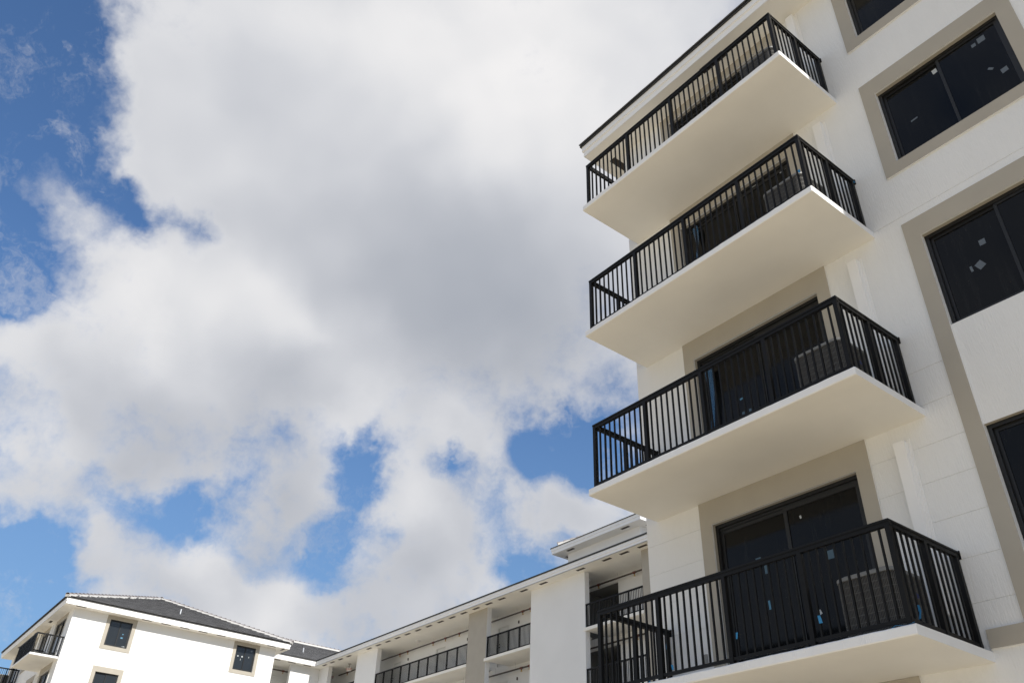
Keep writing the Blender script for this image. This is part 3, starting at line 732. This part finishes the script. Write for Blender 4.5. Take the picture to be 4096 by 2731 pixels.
mb = MB(); wall_face(mb, BK, XA, XB, -ZO, 2.62, ops, R=.10); mb.build('wall', ['stucco_far', 'stucco_tan'], wing)
for k in range(3):
    z = ZO-FL*k
    for x in (-33.15, -44.10, -39.2, -15.3):
        fr = MB(); BK.box(fr, x, x+.05, z-ZO, z-ZO+2.05, -.1, .02); BK.box(fr, x+.90, x+.95, z-ZO, z-ZO+2.05, -.1, .02); BK.box(fr, x+.05, x+.90, z-ZO+2.0, z-ZO+2.05, -.1, .02)
        d_ = fr.build('entrance_door', 'door_paint', wing)
        lf = MB(); BK.box(lf, x+.05, x+.90, z-ZO+.01, z-ZO+2.0, -.095, -.05); lf.build('door_leaf', 'door_paint', d_)
        hd = MB(); hd.tube(BK.p(x+.13, z-ZO+1.0, -.05), BK.p(x+.13, z-ZO+1.0, .02), .03, 10); hd.tube(BK.p(x+.13, z-ZO+1.15, -.05), BK.p(x+.13, z-ZO+1.15, 0), .03, 10); hd.build('door_handle', 'pipe_dark', d_)
    # corridor leading back between the two blocks of flats
    c = MB(); c.box(-26.2, -26.15, YB+.1, YB+9, z, z+2.33); c.box(-23.90, -23.85, YB+.1, YB+9, z, z+2.33)
    c.box(-26.2, -23.85, YB+9, YB+9.1, z, z+2.33); c.box(-26.2, -23.85, YB+.1, YB+9, z+2.33, z+2.38)
    c.box(-26.2, -23.85, YB+.1, YB+9, z-.14, z)
    c.build('corridor', 'outlet_corridor_shade', wing)
    for x in (-31.35, -42.3, -36.0):
        s_ = MB(); BK.box(s_, x-.03, x+.03, z-ZO+1.93, z-ZO+2.07, 0, .05); s_.build('wall_light', 'pipe_dark', wing)
# wing roof
wr = MB()
wr.v = [(-50.55, 16.23, ZO+2.925), (XB, 16.23, ZO+2.925), (XB, 22.0, ZO+2.925+SLOPE*5.77), (-56.2, 22.0, ZO+2.925+SLOPE*5.77), (XB, 27.6, ZO+2.9), (-56.2, 27.6, ZO+2.9)]
wr.f = [(0, 1, 2, 3), (3, 2, 4, 5), (0, 3, 5), (1, 4, 2), (0, 5, 4, 1)]; wr.m = [0]*5
wroof = wr.build('roof', 'tile', wing)
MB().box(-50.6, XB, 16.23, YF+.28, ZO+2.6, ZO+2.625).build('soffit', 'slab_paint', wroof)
MB().box(-50.6, XB, 16.23, 16.25, ZO+2.596, ZO+2.75).build('fascia', 'white_trim', wroof)
MB().box(-50.6, XB, 16.20, 16.25, ZO+2.75, ZO+2.89).build('fascia', 'white_trim', wroof)
MB().box(-50.6, XB, 16.165, 16.30, ZO+2.89, ZO+2.96).build('drip_edge', 'roof_edge', wroof)
for x in (-49.85, -48.77, -47.65, -46.55, -43.96, -42.85, -41.72, -40.62, -39.5, -38.36, -37.23, -36.05, -34.9, -33.8, -32.66, -31.53, -30.42, -28.6, -27.08, -24.37, -22.6, -21.48, -20.35): vent(wroof, x, 16.52, ZO+2.6)
# gallery railings
def gallery_railing(a, b, y, z, label, axis=0, group='gallery railings'):
    root = empty('gallery_railing', ((a+b)/2, y, z) if axis == 0 else (y, (a+b)/2, z), label, 'railing', group)
    rail_pieces(root, a, b, z, y, axis)
    n = max(2, round((b-a)/.93)); mb = MB()
    for i in range(n+1):
        t = a+.04+(b-a-.08)*i/n
        inst(POST_ME, 'post', root, (t, y, z) if axis == 0 else (y, t, z))
        if i < n:
            s = (b-a-.08)/n
            for k in range(1, 9):
                q = t+s*k/9
                if axis == 0: mb.box(q-.0105, q+.0105, y-.0105, y+.0105, z+.08, z+1.01)
                else: mb.box(y-.0105, y+.0105, q-.0105, q+.0105, z+.08, z+1.01)
    mb.build('balusters', 'black_aluminium', root, kind='stuff')
    return root
bays = [(-49.87, -46.0, 'between the inner corner pier and the first white pier'), (-43.45, -33.75, 'along the long bay beside the grey pier'),
        (-32.07, -28.43, 'between the grey pier and the wide white pier'), (-24.47, -20.78, 'between the wide white pier and the near building'),
        (-18.9, -14.5, 'first bay behind the near building'), (-12.5, -8.0, 'second bay behind the near building')]
for a, b, t in bays:
    for k, nm in ((0, 'top'), (1, 'second')):
        gallery_railing(a-.12, b+.12, YF-.0+.05 if False else YF-.02, ZO-FL*k, 'black railing of the %s gallery %s' % (nm, t)) if False else gallery_railing(a, b, YF+.06, ZO-FL*k, 'black railing of the %s gallery %s' % (nm, t))
# sprinkler pipes under each gallery ceiling
def sprinkler(pts, label, fit, hang, zc):
    r = empty('sprinkler_pipe', tuple(Vector(pts[0])), label, 'pipe', 'sprinkler pipes under the gallery ceilings')
    for a, b in zip(pts, pts[1:]): MB().tube(a, b, .042, 8).build('pipe', 'pipe_dark', r)
    d = (Vector(pts[1])-Vector(pts[0])).normalized(); A = Vector(pts[0])
    for t in fit:
        c = A+d*t; mb = MB(); mb.tube(c-d*.09, c+d*.09, .058, 8); mb.tube(c-Vector((0, 0, .09)), c+Vector((0, 0, .03)), .03, 8); mb.build('coupling', 'pipe_red', r)
        mb = MB(); mb.tube(c-Vector((0, 0, .16)), c-Vector((0, 0, .08)), .025, 8); mb.tube(c-Vector((0, 0, .17)), c-Vector((0, 0, .155)), .05, 8); mb.build('sprinkler_head', 'brass', r)
    for t in hang:
        c = A+d*t; MB().tube(c, Vector((c.x, c.y, zc)), .008, 6).build('hanger_rod', 'steel', r)
zc = ZO+2.602
for (a, b, t) in bays:
    L_ = b-a+.6
    if a < -49: f_ = (1.2, 2.7, 3.6)
    elif a < -43: f_ = (2.2, 3.1, 5.9, 7.2, 8.6)
    elif a < -32: f_ = (3.0, 3.65)
    else: f_ = (1.2, 3.6)
    sprinkler([(a-1.6 if a > -49 else a-.9, 18.12, ZO+2.36), (b+.3, 18.12, ZO+2.36)], 'dark sprinkler pipe, top gallery, ' + t, f_, [x*1.7+.8 for x in range(int(L_/1.7)+1)], zc)
    sprinkler([(a-1.6 if a > -49 else a-.9, 18.12, ZO-FL+2.36), (b+.3, 18.12, ZO-FL+2.36)], 'dark sprinkler pipe, second gallery, ' + t, f_, [x*1.7+.8 for x in range(int(L_/1.7)+1)], ZO-.14)
# ceiling lights
for x, y, t in ((-40.26, 17.75, 'over the long bay'), (-25.25, 17.75, 'beside the wide white pier')):
    for k in range(2):
        z = (ZO+2.602) if k == 0 else ZO-.14
        r = empty('ceiling_light', (x, y, z-.09), 'round white ceiling light on the %s gallery ceiling %s' % (('top', 'second')[k], t), 'light', 'gallery ceiling lights')
        mb = MB(); mb.tube((x, y, z-.03), (x, y, z), .17, 20); mb.build('light_base', 'white_trim', r)
        mb = MB(); mb.tube((x, y, z-.09), (x, y, z-.03), .10, 20, r2=.15); mb.build('diffuser', 'sign_white', r, smooth=False)
# exit signs
def exit_sign(x, y, z, rz, label):
    r = empty('exit_sign', (x, y, z), label, 'sign', 'exit signs')
    bx = MB().box(x-.16, x+.16, y-.03, y+.03, z-.11, z+.11).build('sign_box', 'sign_white', r)
    MB().tube((x, y, z+.11), (x, y, z+.35), .02, 8).build('stem', 'pipe_dark', r)
    MB().box(x-.10, x+.10, y-.05, y+.05, z+.33, z+.36).build('canopy', 'pipe_dark', r)
    cu = bpy.data.curves.new('lettering', 'FONT'); cu.body = 'EXIT'; cu.size = .17; cu.extrude = .003; cu.align_x = 'CENTER'; cu.align_y = 'CENTER'; cu.space_character = 1.05
    tmp = bpy.data.objects.new('lettering', cu); COL.objects.link(tmp)
    me = bpy.data.meshes.new_from_object(tmp.evaluated_get(bpy.context.evaluated_depsgraph_get())); bpy.data.objects.remove(tmp)
    me.materials.clear(); me.materials.append(MATS['sign_red'])
    for s in (-1, 1):
        o = bpy.data.objects.new('lettering', me); link(o, r, (x, y+s*.032, z)); o.rotation_euler = (math.pi/2, 0, 0 if s < 0 else math.pi)
    r.rotation_euler = (0, 0, rz)
exit_sign(-48.3, 17.55, ZO+2.25, math.radians(40), 'small white exit sign with red letters under the gallery ceiling beside the white pier')
exit_sign(-51.2, 17.75, ZO+2.25, math.radians(60), 'small white exit sign with red letters half hidden by the inner corner pier')

# ------------------------------------------------------------------ link between the far block and the gallery wing
linkb = empty('link_building', (-56.2, 14.6, 0), 'short white link wing with grey tiled roof joining the far block and the gallery', 'building')
MB().box(-51.5, -51.2, 14.74, 16.84, 0, ZO+2.6).build('wall', 'stucco_far', linkb)
LB = Basis((-52.8, 12.36, ZO), (0, 1, 0), (1, 0, 0))
mb = MB(); wall_face(mb, LB, 0, 6.5, -ZO, 2.6, [(1.45, 2.40, -FL*k, -FL*k+2.05, 0, 0) for k in range(3)], R=.1); mb.build('wall', ['stucco_far', 'stucco_tan'], linkb)
for k in range(2):
    d_ = MB(); LB.box(d_, 1.5, 2.35, -FL*k, -FL*k+2.0, -.1, -.05); LB.box(d_, 1.45, 1.5, -FL*k, -FL*k+2.05, -.1, .02); LB.box(d_, 2.35, 2.40, -FL*k, -FL*k+2.05, -.1, .02); LB.box(d_, 1.5, 2.35, -FL*k+2.0, -FL*k+2.05, -.1, .02)
    d_.build('entrance_door', 'door_paint', linkb)
for k in range(3): MB().box(-52.85, -51.16, 12.36, 16.8, ZO-FL*k-.14, ZO-FL*k).build('floor_slab', 'slab_paint', linkb)
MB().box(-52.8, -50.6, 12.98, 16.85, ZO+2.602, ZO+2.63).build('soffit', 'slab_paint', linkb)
lr = MB(); xe, zr_ = -50.55, ZO+2.925+SLOPE*5.65
lr.v = [(xe, 12.5, ZO+2.925), (xe, 16.23, ZO+2.925), (-56.2, 22.0, zr_), (-56.2, 10.5, zr_), (-61.9, 10.5, ZO+2.9), (-61.9, 22, ZO+2.9)]
lr.f = [(0, 1, 2, 3), (3, 2, 5, 4), (0, 3, 4), (1, 5, 2), (0, 4, 5, 1)]; lr.m = [0]*5
lroof = lr.build('roof', 'tile', linkb)
Ls = math.hypot(5.65, 5.65*SLOPE)
mb = tile_field((xe, 12.4, ZO+2.925), (0, 1, 0), (-1, 0, SLOPE), 9.6, Ls, lambda a, b: a < 3.83+b*.92)
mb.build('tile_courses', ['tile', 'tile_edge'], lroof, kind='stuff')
cap_run(lroof, (-56.2, 11.5, zr_+.02), (-56.2, 21.8, zr_+.02), 'ridge_cap')
MB().box(-50.6, -50.58, 12.98, 16.23, ZO+2.596, ZO+2.75).build('fascia', 'white_trim', lroof)
MB().box(-50.6, -50.55, 12.98, 16.20, ZO+2.75, ZO+2.89).build('fascia', 'white_trim', lroof)
MB().box(-50.65, -50.515, 12.98, 16.165, ZO+2.89, ZO+2.96).build('drip_edge', 'roof_edge', lroof)
for y in (13.5, 14.6, 15.73): vent(lroof, -50.66-.2, y, ZO+2.6, math.pi/2)
roof_pipe(lroof, -52.5, 16.0, ZO+2.93+SLOPE*1.95)
sprinkler([(-52.5, 12.7, ZO+2.36), (-52.5, 15.5, ZO+2.36)], 'dark sprinkler pipe in the recess beside the far block', (.9, 2.1), (.5, 1.7), zc)

# ------------------------------------------------------------------ stair tower above the gallery roof
tw = empty('stair_tower', (-24.9, 20.5, 0), 'white stair tower top with its own eave rising above the gallery roof', 'building')
MB().box(-27.5, -22.3, 18.5, 22.8, ZO+2.7, ZO+4.75).build('wall', 'stucco_far', tw)
hb, cs, r0, r1 = hip_body(-28.16, -21.64, 17.84, 23.46, ZO+5.0)
troof = hb.build('roof', 'tile', tw)
eaves(troof, -27.5, -22.3, 18.5, 22.8, ZO+4.675, over=.6)
cap_run(troof, (-27.86, 18.14, ZO+5.02+.3*SLOPE), r0); cap_run(troof, (-21.94, 18.14, ZO+5.02+.3*SLOPE), r1 if r1.x > r0.x else r0)
vent(troof, -26.9, 18.15, ZO+4.675); vent(troof, -22.95, 18.15, ZO+4.675); vent(troof, -27.8, 18.9, ZO+4.675, math.pi/2); vent(troof, -22.0, 18.9, ZO+4.675, math.pi/2)
